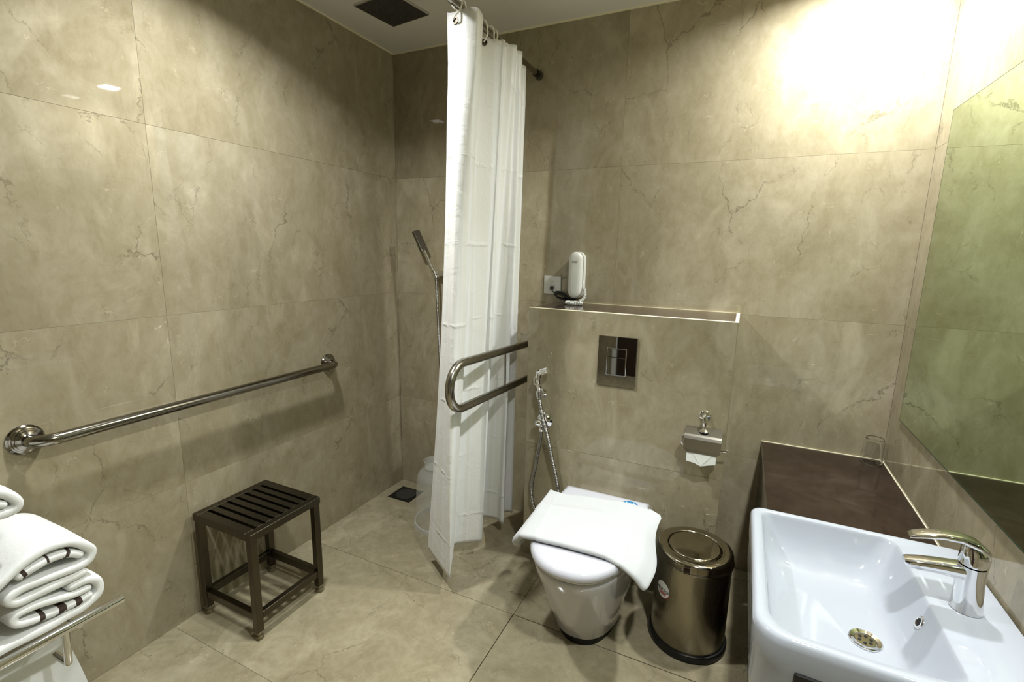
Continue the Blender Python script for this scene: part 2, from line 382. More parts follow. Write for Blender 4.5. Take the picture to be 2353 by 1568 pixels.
rs = [rrect(1.95, 2.30, -1.20, -.86, .04, .47), rrect(1.885, 2.322, -1.262, -.815, .05, .475), rrect(1.868, 2.326, -1.274, -.798, .05, .50), rrect(1.861, 2.327, -1.280, -.792, [.012, .028, .055, .02], .56, bow=.004), rrect(1.8595, 2.327, -1.282, -.791, Ro, .619, bow=.005), rrect(1.8585, 2.327, -1.2825, -.758, Ro, .6225, bow=.005),
      rrect(1.857, 2.327, -1.283, -.7575, Ro, .672, bow=.006), rrect(1.8585, 2.3265, -1.2815, -.759, Ro, .684, bow=.006), rrect(1.863, 2.324, -1.277, -.763, Ro, .6895, bow=.006), rrect(1.867, 2.32, -1.273, -.766, Ro, .6905, bow=.006),
      rrect(1.882, 2.192, -1.259, -.778, [.03, .022, .06, .03], .6895, bow=.004), rrect(1.8845, 2.189, -1.2565, -.7805, [.03, .024, .06, .03], .687, bow=.004), rrect(1.887, 2.186, -1.254, -.783, [.032, .026, .06, .032], .681, bow=.004),
      rrect(1.892, 2.172, -1.240, -.800, [.04, .04, .06, .04], .645), rrect(1.898, 2.157, -1.225, -.822, [.045, .05, .06, .045], .615),
      rrect(1.908, 2.145, -1.21, -.842, [.05, .06, .06, .05], .598), rrect(1.928, 2.128, -1.19, -.866, [.05, .06, .06, .05], .588), rrect(1.97, 2.10, -1.15, -.93, [.045]*4, .5835)]
bm = rings(rs)
part('basin_body', bm, CERAM, bs, 1, 50)
# dark towel slot in the front face
sl = part('front_slot', box((1.932, -1.2885, .50), (2.27, -1.2775, .63), .006, 3), BLACK, bs, 1)
part('slot_panel', box((1.946, -1.290, .505), (2.256, -1.2875, .617), .002, 1), BROWN, sl) if False else None
q = part('slot_panel', box((1.946, -1.2895, .505), (2.256, -1.287, .617), .002, 1), BROWNL, bs)
# drain and overflow
dx, dy, dz = 2.087, -1.066, .586
dn = part('drain_ring', lathe([(.012, -.004), (.019, -.003), (.021, .0005), (.029, .0026), (.031, .001), (.031, -.002)], (dx, dy, dz), n=36), CHROME, bs, 1)
part('strainer', lathe([(.0195, -.002), (.0195, .0002), (.0001, .0006)], (dx, dy, dz), n=30), mat('strainer_metal', (.55, .5, .36), .2, 1), bs, 1)
bm = bmesh.new()
for k in range(6):
    a = k*PI/3+.3; lathe([(.0033, 0), (.0033, .0012)], (dx+.0115*math.cos(a), dy+.0115*math.sin(a), dz+.0002), n=12, bm=bm)
part('strainer_holes', bm, DARK, bs)
ov = Vector((2.1735, -1.052, .652)); ax = Vector((-1, 0, .38)).normalized()
part('overflow_ring', lathe([(.008, -.001), (.008, .001), (.0095, .0025), (.013, .0022), (.0145, .0005), (.0145, -.002)], ov, ax, 28), CHROME, bs, 1)
part('overflow_hole', lathe([(.0085, -.001), (.0085, .0015)], ov, ax, 24), DARK, bs)

# faucet
fc = thing('basin_mixer_tap', 'chrome single-lever mixer tap on the washbasin deck', 'tap', (2.262, -1.02, BZ))
fx, fy = 2.252, -1.02
def el(cx, z, a, b, n=28, tilt=0): return [Vector((cx+a*math.cos(2*PI*i/n), fy+b*math.sin(2*PI*i/n), z+tilt*a*math.cos(2*PI*i/n))) for i in range(n)]
part('body', rings([el(fx, BZ+.001, .027, .027), el(fx, BZ+.004, .0268, .0265), el(fx-.001, BZ+.03, .0245, .024), el(fx-.003, BZ+.06, .0235, .0235), el(fx-.003, BZ+.099, .0235, .0235)]), CHROME, fc, 1)
def sq(p, w, h, n=20):
    out = []
    for i in range(n):
        a = 2*PI*i/n; c, s = math.cos(a), math.sin(a); e = .62
        out.append(Vector(p)+Vector((0, w*math.copysign(abs(c)**e, c), h*math.copysign(abs(s)**e, s))))
    return out
part('spout', rings([sq((fx+.002, fy, BZ+.083), .0195, .0155), sq((fx-.025, fy, BZ+.083), .0190, .0150), sq((fx-.06, fy, BZ+.081), .0180, .0132), sq((fx-.09, fy, BZ+.078), .017, .0115), sq((fx-.106, fy, BZ+.0765), .0155, .0095), sq((fx-.113, fy, BZ+.078), .012, .005)]), CHROME, fc, 1, 60)
part('cartridge_cap', rings([el(fx-.003, BZ+.1005, .021, .021), el(fx-.003, BZ+.103, .021, .021), el(fx-.003, BZ+.1045, .0245, .0242), el(fx-.002, BZ+.122, .0245, .0242, tilt=-.08), el(fx-.003, BZ+.136, .022, .0215, tilt=-.35), el(fx-.006, BZ+.144, .014, .014, tilt=-.5)]), CHROME, fc, 1)
part('lever', rings([sq((fx+.018, fy, BZ+.118), .012, .007), sq((fx+.015, fy, BZ+.131), .018, .009), sq((fx-.004, fy, BZ+.1445), .019, .0088), sq((fx-.03, fy, BZ+.152), .018, .0072), sq((fx-.058, fy, BZ+.1515), .017, .0062), sq((fx-.088, fy, BZ+.1445), .016, .0056), sq((fx-.103, fy, BZ+.1395), .0145, .005), sq((fx-.112, fy, BZ+.1355), .0115, .003)]), CHROME, fc, 1, 60)

# tumbler on the counter
gx, gy = 2.286, -.048
gl = lathe([(.0285, .002), (.030, .0), (.034, .004), (.0335, .02), (.0295, .098), (.028, .101), (.0001, .1012)][::1], (gx, gy, ZC+.0008), n=40, cap=False)
lathe([(.0270, .002), (.0315, .004), (.0313, .02), (.0275, .092), (.026, .094), (.0001, .0935)][::-1], (gx, gy, ZC+.0008), n=40, cap=False, bm=gl)
gt = obj('glass_tumbler', gl, GLASS, None, 1, (gx, gy, ZC)); tag(gt, 'clear glass tumbler upside down in the counter corner by the mirror', 'glass')

# ------------------------------------------------------------------ toilet
def dring(w, yb, yf, z, cx=1.352, n=28, back=.0, nose=.62, e=1.0):
    """back edge at yb, tip at yf, width w"""
    nose = .52; e = .86; L = yb-yf; ys = yb-L*(1-nose); pts = []; hw = w/2
    for i in range(7): pts.append(Vector((cx-hw+2*hw*back*0+hw*(1-back)*0, ys+(yb-ys)*(1-i/6)*1.0, z)))
    pts = [Vector((cx-hw*(1-back*(1-i/6)**2), yb+(ys-yb)*i/6, z)) for i in range(7)]
    for i in range(1, n):
        a = PI*i/n; pts.append(Vector((cx-hw*math.copysign(abs(math.cos(a))**e, math.cos(a)), ys-(ys-yf)*abs(math.sin(a))**e, z)))
    pts += [Vector((cx+hw*(1-back*(i/6)**2), ys+(yb-ys)*i/6, z)) for i in range(7)]
    return pts
tl = thing('toilet', 'white wall-hung toilet with closed lid in front of the cistern box', 'toilet', (1.352, -.6, 0))
yb = CD-.0008
part('bowl', rings([dring(.20, yb, -.715, .030), dring(.232, yb, -.742, .032), dring(.248, yb, -.755, .042), dring(.280, yb, -.797, .13), dring(.315, yb, -.846, .22), dring(.341, yb, -.887, .30), dring(.352, yb, -.908, .345), dring(.355, yb, -.913, .362), dring(.352, yb, -.910, .368), dring(.30, yb, -.86, .3695)]), BOWLM, tl, 1, 50)
part('underbowl_shade', rings([dring(.22, yb, -.735, .0005), dring(.22, yb, -.735, .0305)]), BLACK, tl)  # black block stands in for the shade in the gap under the bowl
part('seat', rings([dring(.335, -.385, -.90, .3705, back=.03), dring(.346, -.38, -.912, .3715, back=.03), dring(.348, -.38, -.914, .378, back=.03), dring(.344, -.385, -.91, .3805, back=.03)]), PLASTW, tl, 1)
part('lid', rings([dring(.345, -.378, -.912, .3825, back=.05), dring(.359, -.372, -.926, .385, back=.05), dring(.363, -.370, -.930, .395, back=.05), dring(.361, -.372, -.928, .408, back=.05), dring(.350, -.380, -.915, .4165, back=.05), dring(.325, -.40, -.89, .4195, back=.05), dring(.2, -.5, -.75, .4215, back=.05)]), mat('lid_plastic', (.50, .50, .545), .10, 0, .5, .4), tl, 1, 60)
part('hinge_bar', box((1.21, -.384, .3705), (1.495, yb-.001, .385), .008, 3), mat('hinge_plastic', (.80, .80, .84), .15), tl, 1)
st = part('sticker', lathe([(.03, 0), (.03, .0008)], (1.457, -.425, .4205), n=30, su=1, sv=.8), BLUE, tl)
bm = bmesh.new()
for i in range(5): box((1.439+i*.007, -.419, .4213), (1.4435+i*.007, -.411-.004*(i % 2), .4217), bm=bm)
part('sticker_print', bm, TEAL, st)

# folded bath mat draped over the lid
def bath_mat():
    nu, nv = 72, 40
    # columns: (u, near point, far point) along the cloth
    C = [(0, (1.112, -.795, .352), (1.125, -.46, .372)), (.05, (1.122, -.815, .385), (1.13, -.475, .405)), (.12, (1.160, -.838, .425), (1.150, -.50, .436)), (.2, (1.215, -.845, .437), (1.185, -.512, .439)), (.5, (1.345, -.838, .440), (1.305, -.492, .441)),
         (.72, (1.46, -.835, .437), (1.425, -.470, .440)), (.84, (1.520, -.838, .420), (1.492, -.468, .440)), (.93, (1.562, -.835, .392), (1.548, -.475, .436)), (1, (1.596, -.83, .352), (1.585, -.485, .424))]
    def at(u, v):
        for i in range(len(C)-1):
            if u <= C[i+1][0]+1e-9:
                t = (u-C[i][0])/(C[i+1][0]-C[i][0]); break
        g = lambda j: C[max(0, min(len(C)-1, j))]
        def L(k):
            a, b, c, d = [Vector(g(i+j)[k]) for j in (-1, 0, 1, 2)]
            return b.lerp(c, t)*.5+.25*((2*b)+(c-a)*t+(2*a-5*b+4*c-d)*t*t+(3*b-a-3*c+d)*t**3)
        n_, f_ = L(1), L(2); n_.y += .022; p = n_.lerp(f_, v)
        p.z += .006+.004*noise.noise(Vector((u*5, v*3, 1)))+.0045*math.exp(-((v-.62-.1*u)/.05)**2)*(u < .62)
        if u > .86: p.z += (.006*math.sin(v*7+1))*(u-.86)/.14; p.x += .012*math.sin(v*6)*(u-.86)/.14
        return p
    T2 = .020
    top = []; 
    for i in range(nu+1):
        u = i/nu; row = []
        for j in range(nv+1):
            v = j/nv; p = at(u, v)
            for b, w in ((.115, .007), (.205, .007), (.715, .007), (.825, .007)):
                p.z += .0026*math.exp(-((u-b)/w)**2)
            row.append(p)
        top.append(row)
    bm = bmesh.new(); rs = []
    for i in range(nu+1):
        row = top[i]; nrm = Vector((0, 0, 1))
        a = top[min(i+1, nu)][nv//2]-top[max(i-1, 0)][nv//2]; nrm = Vector((-a.z, 0, a.x)).normalized()
        h = T2/2*(1+.9*max(0, 1-(i/nu)/.14)**2)*(1 if 0 < i < nu else .75); ring = [p+nrm*0 for p in row]
        far = row[-1]; dv = (row[-1]-row[-2]).normalized(); dn_ = (row[0]-row[1]).normalized()
        for k in range(1, 6): a2 = PI*k/6; ring.append(far-nrm*h*(1-math.cos(a2))+dv*h*math.sin(a2))
        ring += [p-nrm*2*h for p in reversed(row)]
        for k in range(1, 6): a2 = PI*k/6; ring.append(row[0]-nrm*h*(1+math.cos(a2))+dn_*h*math.sin(a2))
        rs.append(ring)
    e0 = [p.lerp(sum(rs[0], Vector())/len(rs[0]), .06)+(rs[0][0]-rs[1][0]).normalized()*.006 for p in rs[0]]
    e1 = [p.lerp(sum(rs[-1], Vector())/len(rs[-1]), .06)+(rs[-1][0]-rs[-2][0]).normalized()*.006 for p in rs[-1]]
    rings([e0]+rs+[e1], bm=bm); return bm
bmo = obj('bath_mat', bath_mat(), TERRY2, None, 1, (1.35, -.66, .43), 60); tag(bmo, 'folded white terry bath mat draped over the closed toilet lid', 'towel')

# ------------------------------------------------------------------ pedal-less steel bin
bx, by = 1.71, -.51
bn = thing('waste_bin', 'round brushed steel waste bin on the floor right of the toilet', 'waste bin', (bx, by, 0))
part('base_ring', lathe([(.130, 0.0005), (.136, .003), (.137, .02), (.134, .026), (.128, .028)], (bx, by, 0), n=56), BLACK, bn, 1)
part('body', lathe([(.127, .024), (.1285, .03), (.1285, .335), (.12, .336)], (bx, by, 0), n=64), BINST, bn, 1)
part('lid_band', lathe([(.1285, .330), (.1335, .332), (.1345, .336), (.1325, .339), (.1305, .341), (.1305, .358), (.127, .366), (.120, .369), (.098, .3695), (.093, .368), (.091, .362), (.090, .350)], (bx, by, 0), n=64), BINTOP, bn, 1, 60)
part('swing_flap', lathe([(.0885, .350), (.0885, .3655), (.0865, .369), (.082, .3695), (.0001, .3705)], (bx, by, 0), n=56), BINTOP, bn, 1, 60)
bn.children[-1]['label'] = 'round swing flap'
R = .1289; sa = math.atan2(-.0975, -.088); sz = .228
def onbin(px, pz, lift=0): a = sa+px/R; return Vector((-0+math.cos(a)*(R+lift), math.sin(a)*(R+lift), pz))
bm = bmesh.new(); c0 = bm.verts.new(onbin(0, sz, .0006)); rg = []
grid = []
for k in range(1, 5):
    grid.append([bm.verts.new(onbin(.030*k/4*math.cos(2*PI*i/36), sz+.030*k/4*math.sin(2*PI*i/36), .0006)) for i in range(36)])
for i in range(36):
    j = (i+1) % 36; bm.faces.new((c0, grid[0][i], grid[0][j]))
    for A, B in zip(grid, grid[1:]): bm.faces.new((A[i], B[i], B[j], A[j]))
st = obj('sticker', bm, STICK, bn)
text('sticker_lettering', 'MINTAGE', .0135, INK, st, lambda c: onbin(c.x, sz+c.y-.001, .0009+c.z*.2), bold=.0002)
bm = bmesh.new()
for r_, (z_, w_) in enumerate(((-.010, .020), (-.0145, .017), (-.019, .013))):
    for k in range(8):
        xa = -w_+2*w_*k/8; pts = [onbin(xa, sz+z_, .0011), onbin(xa+2*w_/8*.85, sz+z_, .0011), onbin(xa+2*w_/8*.85, sz+z_+.0028, .0011), onbin(xa, sz+z_+.0028, .0011)]
        bm.faces.new([bm.verts.new(p) for p in pts])
obj('sticker_red_print', bm, REDM, st)
bm = bmesh.new(); A = []; B = []
for i in range(13):
    a = -.5*PI*i/12-.15; A.append(bm.verts.new(onbin(.0275*math.cos(a), sz+.0275*math.sin(a), .0004))); B.append(bm.verts.new(onbin(.0325*math.cos(a), sz+.0325*math.sin(a), .0004)))
for i in range(12): bm.faces.new((A[i], B[i], B[i+1], A[i+1]))
obj('sticker_red_edge', bm, REDM, st)

# ------------------------------------------------------------------ slatted stool
so = thing('shower_stool', 'dark steel shower stool with a slotted seat against the left wall', 'stool', (.183, -1.085, 0))
X0, X1, Y0, Y1, ZT = .022, .338, -1.243, -.937, .418
tb = .026
bm = box((X0, Y0, ZT-.028), (X0+.028, Y1, ZT), .0012, 1); box((X1-.028, Y0, ZT-.028), (X1, Y1, ZT), .0012, 1, bm)
box((X0+.028, Y0, ZT-.028), (X1-.028, Y0+.006, ZT), .0012, 1, bm); box((X0+.028, Y1-.006, ZT-.028), (X1-.028, Y1, ZT), .0012, 1, bm)
part('seat_frame', bm, STOOLM, so)
n = 8; pitch = (Y1-Y0-.012)/n; slot = .0125
for i in range(n):
    a = Y0+.006+i*pitch+(slot/2 if i else 0); b = Y0+.006+(i+1)*pitch-(slot/2 if i < n-1 else 0)
    part('slat', box((X0+.028, a, ZT-.027), (X1-.028, b, ZT-.0004), .0008, 1), STOOLM, so)
for (x, y) in ((X0+.004, Y0+.002), (X1-tb-.003, Y0+.002), (X0+.004, Y1-tb-.002), (X1-tb-.003, Y1-tb-.002)):
    lg = part('leg', box((x, y, .030), (x+tb, y+tb, ZT-.026), .0015, 1), STOOLM, so)
    c = (x+tb/2, y+tb/2)
    bm = box((x-.001, y-.001, .024), (x+tb+.001, y+tb+.001, .031), .001, 1); lathe([(.011, 0.0005), (.0145, .002), (.0145, .012), (.010, .014), (.010, .025)], (c[0], c[1], 0), n=20, bm=bm)
    for v in bm.verts: v.co -= Vector(so.location)
    obj('foot', bm, BRASS, lg)
zz = .075
for a, b in (((X0+.006+tb, Y0+.004, zz), (X1-tb-.005, Y0+.026, zz+.028)), ((X0+.006+tb, Y1-.026, zz), (X1-tb-.005, Y1-.004, zz+.028)), ((X0+.006, Y0+tb+.003, zz), (X0+.028, Y1-tb-.003, zz+.028)), ((X1-.027, Y0+tb+.003, zz), (X1-.005, Y1-tb-.003, zz+.028))):
    part('stretcher', box(a, b, .001, 1), STOOLM, so)

# ------------------------------------------------------------------ long grab bar on the left wall
gb = thing('grab_bar', 'long polished steel grab bar on the left wall above the stool', 'grab bar', (.0, -1.1, .846))
ya, ye, zb = -1.647, -.545, .848; so_ = .068; rr_ = .0168
pts = [(0.002, ya, zb-.0), (.03, ya, zb)] + [(.03+.038*math.sin(a), ya+.055*(1-math.cos(a)), zb) for a in [PI/2*i/8 for i in range(1, 9)]] + [(.068, ya+.2+(ye-ya-.4)*i/6, zb+.001) for i in range(7)] + [(.03+.038*math.cos(a), ye-.045+.045*math.sin(a), zb) for a in [PI/2*i/8 for i in range(0, 8)]]+[(.03, ye, zb), (.002, ye, zb)]
part('rail', tube(pts, rr_, 20), mat('polished_steel', (.27, .255, .22), .15, 1), gb, 1)
for y in (ya, ye):
    part('flange', lathe([(.042, .0005), (.0425, .005), (.038, .009), (.037, .012), (.0335, .0135), (.0325, .017), (.0285, .0185), (.0275, .022), (.022, .024), (.017, .027)], (0, y, zb), (1, 0, 0), 36), mat('polished_flange', (.28, .265, .235), .13, 1), gb, 1, 25)

# fold-up support rail beside the cistern box
ur = thing('fold_up_rail', 'brushed steel hinged U-shaped support rail between the curtain and the toilet', 'grab bar', (.88, -.02, .9))
xx = .880; tp = lambda y: .9575+.044*(-y); r_ = .088
zt0 = tp(0); y1 = -.745
pts = [(xx, -.012, tp(0)), (xx, -.2, tp(-.2)), (xx, -.4, tp(-.4)), (xx, -.6, tp(-.6)), (xx, y1+.0, tp(y1))]
cz = tp(y1)-.0855; arcp = [(xx, y1-.0855*math.sin(a), cz+.0855*math.cos(a)) for a in [PI*i/14 for i in range(1, 14)]]
bt = lambda y: tp(y)-.171
pts += arcp+[(xx, y1, bt(y1)), (xx, -.6, bt(-.6)), (xx, -.4, bt(-.4)), (xx, -.2, bt(-.2)), (xx, -.012, bt(0))]
part('rail', tube(pts, .0165, 20), STEEL, ur, 1)
part('spacer_rod', tube([(xx, -.39, bt(-.39)+.012), (xx, -.39, tp(-.39)-.012)], .0045, 12), STEEL, ur, 1)
part('wall_plate', box((xx-.045, -.012, .72), (xx+.045, -.0006, 1.03), .003, 2), STEEL, ur)

# ------------------------------------------------------------------ shower set
hs = thing('rain_shower_head', 'square dark rain shower head under the ceiling', 'shower head', (.45, -.575, H))
c = Vector((.458, -.57, 2.297)); ang = math.radians(-8)
bm = box((-.1, -.1, -.004), (.1, .1, .006), .002, 2)
for v in bm.verts: v.co = Matrix.Rotation(ang, 3, 'Z') @ v.co + c
hd = part('head', bm, mat('head_side', (.55, .54, .52), .25, 1), hs)
bm = box((-.095, -.095, -.0048), (.095, .095, -.0035))
for v in bm.verts: v.co = Matrix.Rotation(ang, 3, 'Z') @ v.co + c
part('spray_face', bm, GREYH, hs)
bm = bmesh.new()
for i in range(12):
    for j in range(12):
        p = Matrix.Rotation(ang, 3, 'Z') @ Vector((-.083+i*.0151, -.083+j*.0151, -.0048))+c
        lathe([(.0026, 0), (.0018, -.0022)], p, n=6, bm=bm)
nz = part('nozzles', bm, BLACK, hs); nz['kind'] = 'stuff'
part('ceiling_arm', lathe([(.012, .006), (.012, .085), (.028, .088), (.03, .1028)], c, n=24), CHROME, hs, 1)

hh = thing('hand_shower', 'chrome hand shower on its bracket in the back left corner', 'hand shower', (.27, -.04, 1.27))
hx, hy, hz = .283, -.055, 1.272
d = Vector((-.092, -.01, .19)).normalized()
p0 = Vector((hx, hy, hz))
part('handle', tube([p0-d*.03, p0, p0+d*.06, p0+d*.13], [.0085, .0095, .009, .0085], 14), CHROME, hh, 1)
# slab head
hc = p0+d*.185; s1 = Vector((.3, .95, .1)); s1 = (s1-d*s1.dot(d)).normalized(); s2 = d.cross(s1).normalized()
def slab(c, d, s1, s2, L, w, th, bev):
    bm = box((-L/2, -w/2, -th/2), (L/2, w/2, th/2), bev, 2)
    for v in bm.verts: v.co = c+d*v.co.x+s1*v.co.y+s2*v.co.z
    return bm
part('head', slab(hc, d, s1, s2, .115, .042, .017, .003), mat('head_chrome', (.22, .21, .2), .2, 1), hh)
part('spray_face', slab(hc-s2*.009 if s2.x > 0 else hc+s2*.009, d, s1, s2, .10, .034, .003, .001), mat('spray_grey', (.4, .4, .38), .3), hh)
bk = part('wall_bracket', box((hx+.004, -.046, hz-.016), (hx+.042, -.0006, hz+.012), .003, 2), CHROME, hh)
part('clip', lathe([(.012, -.014), (.014, -.012), (.014, .012), (.012, .014)], p0, d, 18), CHROME, hh, 1)
part('hose', tube(cr([p0-d*.03, (.297, -.05, 1.2), (.301, -.05, 1.1), (.305, -.045, .95), (.32, -.045, .7), (.36, -.045, .55), (.41, -.045, .56), (.43, -.04, .68), (.43, -.03, .74)], 8), .0075, 12), HOSE, hh, 1)
part('wall_outlet', lathe([(.024, .0006), (.024, .008), (.012, .012), (.012, .03)], (.43, 0, .745), (0, -1, 0), 24), CHROME, hh, 1)

dn = thing('floor_drain', 'square black floor drain with a round grate in the shower corner', 'drain', (.133, -.137, 0))
part('frame', box((.0585, -.2115, -.010), (.2075, -.0625, -.001), .001, 1), BLACK, dn)
part('grate', lathe([(.058, -.001), (.058, .0012), (.053, .0022), (.05, .0012), (.046, .0024), (.0001, .0028)], (.133, -.137, 0), n=40), mat('grate_metal', (.07, .07, .065), .45, .7), dn, 1)

kx, ky = .478, -.285
bk = thing('plastic_bucket', 'translucent plastic bucket upside down behind the curtain', 'bucket', (kx, ky, 0))
part('bucket_wall', lathe([(.140, .0006), (.140, .02), (.136, .022), (.126, .25), (.118, .275), (.10, .288), (.0001, .290)], (kx, ky, 0), n=48, cap=False), BUCK, bk, 1, 60)
part('rim', lathe([(.135, .0006), (.143, .001), (.144, .012), (.141, .022), (.135, .022), (.135, .0006)], (kx, ky, 0), n=48, cap=False), BUCK, bk, 1)
mg = obj('plastic_mug', lathe([(.0001, .001), (.036, .001), (.040, .006), (.044, .045), (.046, .048), (.044, .049), (.038, .008), (.0001, .005)], (kx-.045, ky-.015, .2915), n=32, cap=False), BUCK, None, 1, (kx-.045, ky-.015, .291))
tag(mg, 'small translucent plastic mug standing on the upturned bucket', 'mug')

# ------------------------------------------------------------------ curtain rod, rings, curtain
RX, RZ = .838, 2.190
rd = thing('curtain_rod', 'dark chrome shower curtain rod from the back wall towards the camera', 'curtain rod', (RX, -1.4, RZ))
part('rod', tube([(RX, FY+.001, RZ), (RX, -.03, RZ)], .0125, 20), mat('rod_steel', (.34, .32, .28), .12, 1), rd, 1)
part('collar', tube([(RX, -.045, RZ), (RX, -.018, RZ)], .0165, 20), mat('collar_dark', (.05, .05, .045), .25, 1), rd, 1)
part('end_flange', lathe([(.021, .0006), (.0215, .004), (.019, .012), (.0165, .019)], (RX, 0, RZ), (0, -1, 0), 28), mat('flange_dark', (.2, .19, .17), .15, 1), rd, 1)
TOP = [(.809, -.725), (.824, -.724), (.872, -.729), (.912, -.722), (.921, -.705), (.900, -.645), (.840, -.575), (.829, -.534), (.872, -.478), (.892, -.465), (.885, -.440), (.905, -.415), (.912, -.400), (.894, -.374), (.907, -.343), (.880, -.29), (.848, -.25), (.854, -.22), (.863, -.205)]
BOT = [(.612, -.599), (.673, -.635), (.744, -.665), (.798, -.712), (.803, -.718), (.770, -.640), (.712, -.545), (.702, -.520), (.746, -.492), (.794, -.443), (.796, -.438), (.745, -.340), (.690, -.256), (.740, -.238), (.804, -.258), (.822, -.252), (.785, -.175), (.790, -.158), (.818, -.150)]
# reorder bottoms so the crease tip belongs to the second column
BOT = [(.612, -.599), (.792, -.716), (.806, -.720), (.760, -.630), (.712, -.540), (.704, -.520), (.722, -.500), (.760, -.470), (.794, -.443), (.797, -.436), (.745, -.340), (.695, -.262), (.770, -.240), (.806, -.260), (.822, -.253), (.795, -.200), (.780, -.165), (.800, -.150), (.818, -.149)]
ZTOP, ZBOT = 2.165, .07
def curtain():
    K = 9; tp_ = cr([(x, y, 0) for x, y in TOP], K); bt_ = cr([(x, y, 0) for x, y in BOT], K); n = len(tp_); rows = 110
    bm = bmesh.new(); uvl = bm.loops.layers.uv.new('UVMap'); V = []; U = []
    s = 0; U = [0]
    for a, b in zip(bt_, bt_[1:]): s += (b-a).length; U.append(s)
    for r in range(rows+1):
        t = r/rows; z = ZTOP+(ZBOT-ZTOP)*t; row = []
        for i in range(n):
            f = i/(n-1); w = t**(1.0+.75*math.exp(-(f/.12)**2)); w = w*.92+.08*math.sin(w*PI/2)
            p = tp_[i].lerp(bt_[i], w)
            am = .010*math.sin(PI*t)*(1 if .03 < f < .97 else .3)
            p.x += am*math.sin(f*34+t*3.0)+.006*noise.noise(Vector((f*9, t*5, 3)))*math.sin(PI*min(1, t*6))
            p.y += am*.6*math.sin(f*27+t*2.2+1)
            cz_ = (t*7) % 1; p.x += .0025*math.exp(-((cz_-.5)/.035)**2)*(noise.noise(Vector((f*11, int(t*7)*2.1, 0)))+.3)
            dz = .0
            if r == 0: dz = -.004*abs(math.sin(f*20))
            row.append(bm.verts.new((p.x, p.y, z+dz)))
        V.append(row)
    for r in range(rows):
        for i in range(n-1):
            F = bm.faces.new((V[r][i], V[r+1][i], V[r+1][i+1], V[r][i+1]))
            for lp, (ii, rr) in zip(F.loops, ((i, r), (i, r+1), (i+1, r+1), (i+1, r))): lp[uvl].uv = (U[ii], rr/rows)
    return bm
cu = thing('shower_curtain', 'white satin-striped shower curtain gathered beside the toilet', 'curtain', (.83, -.45, RZ))
co = part('curtain_cloth', curtain(), CURT, cu, 1, 75)
md = co.modifiers.new('thick', 'SOLIDIFY'); md.thickness = .0009
# hem seams
def seam(zs):
    bm = bmesh.new(); K = 9; tp_ = cr([(x, y, 0) for x, y in TOP], K); return bm
eye = [((.842, -.7285), 2.133, (.1, -1, .0)), ((.8395, -.5262), 2.142, (.79, -.61, .0))]
for (x, y), z, ax_ in eye:
    part('eyelet', lathe([(.007, -.002), (.0075, .0022), (.011, .0022), (.0115, 0), (.0115, -.002)], (x, y, z), ax_, 22), mat('eyelet_metal', (.12, .10, .08), .25, 1), cu, 1)
RL = ['cream plastic curtain ring at the front edge of the curtain', 'second cream plastic curtain ring from the front, just behind the first', 'cream plastic curtain ring through the eyelet of the middle pleat',
      'cream plastic curtain ring just behind the middle pleat eyelet', 'rearmost cream plastic curtain ring before the far pleats']
for (y, yl, xl, zl), lb in zip(((-.715, -.738, .846, 2.133), (-.690, -.690, .890, 2.135), (-.545, -.530, .846, 2.142), (-.490, -.478, .880, 2.145), (-.462, -.455, .897, 2.145)), RL):
    pts = cr([(RX-.004, y-.003, RZ-.0165), (RX-.0185, y, RZ+.002), (RX-.008, y+.002, RZ+.0175), (RX+.010, y+.002, RZ+.0175), (RX+.021, y, RZ), (RX+.024, (y+yl)/2-.006, RZ-.03), (xl+.006, yl-.010, zl+.004), (xl-.004, yl-.004, zl-.002)], 6)
    o = obj('curtain_ring', tube(pts, .0027, 10), RINGM, None, 1, (RX, y, RZ)); tag(o, lb, 'curtain ring', 'curtain rings on the rod')

# ------------------------------------------------------------------ phone and socket
ph = thing('wall_phone', 'cream corded wall phone above the dark ledge behind the toilet', 'phone', (1.082, -.03, 1.28))
px_, pz0, pz1 = 1.068, 1.182, 1.398
def cap(x, z0, z1, hw, y, sc=1, n=14):
    hw *= sc; zc0, zc1 = z0+.036, z1-.036; k = .036*sc/.036
    out = [Vector((x+hw*math.cos(a), y, zc1+.036*sc*math.sin(a))) for a in [PI*i/n for i in range(n+1)]]
    out += [Vector((x-hw*math.cos(a), y, zc0-.036*sc*math.sin(a))) for a in [PI*i/n for i in range(n+1)]]
    return out
part('cradle', rings([cap(px_+.003, pz0, pz1, .032, -.0006), cap(px_+.003, pz0, pz1, .033, -.022), cap(px_+.003, pz0, pz1, .032, -.030, .97)]), PHONEM, ph, 1, 50)
part('shadow_gap', rings([cap(px_+.002, pz0, pz1, .029, -.029, .9), cap(px_+.002, pz0, pz1, .029, -.036, .9)]), BLACK, ph)
hsn = part('handset', rings([cap(px_, pz0, pz1, .032, -.0345, .97), cap(px_, pz0, pz1, .033, -.040), cap(px_, pz0, pz1, .033, -.050), cap(px_, pz0, pz1, .032, -.058, .94), cap(px_, pz0, pz1, .031, -.0625, .78), cap(px_, pz0, pz1, .028, -.064, .4)]), PHONEM, ph, 1, 60)
part('name_badge', box((px_-.012, -.0642, 1.347), (px_+.012, -.0618, 1.357)), PHONEM, ph)
text('badge_lettering', 'beetel', .0098, INK, ph, lambda c: Vector((px_+c.x, -.0644-c.z, 1.352+c.y))-Vector(ph.location), bold=.0003)
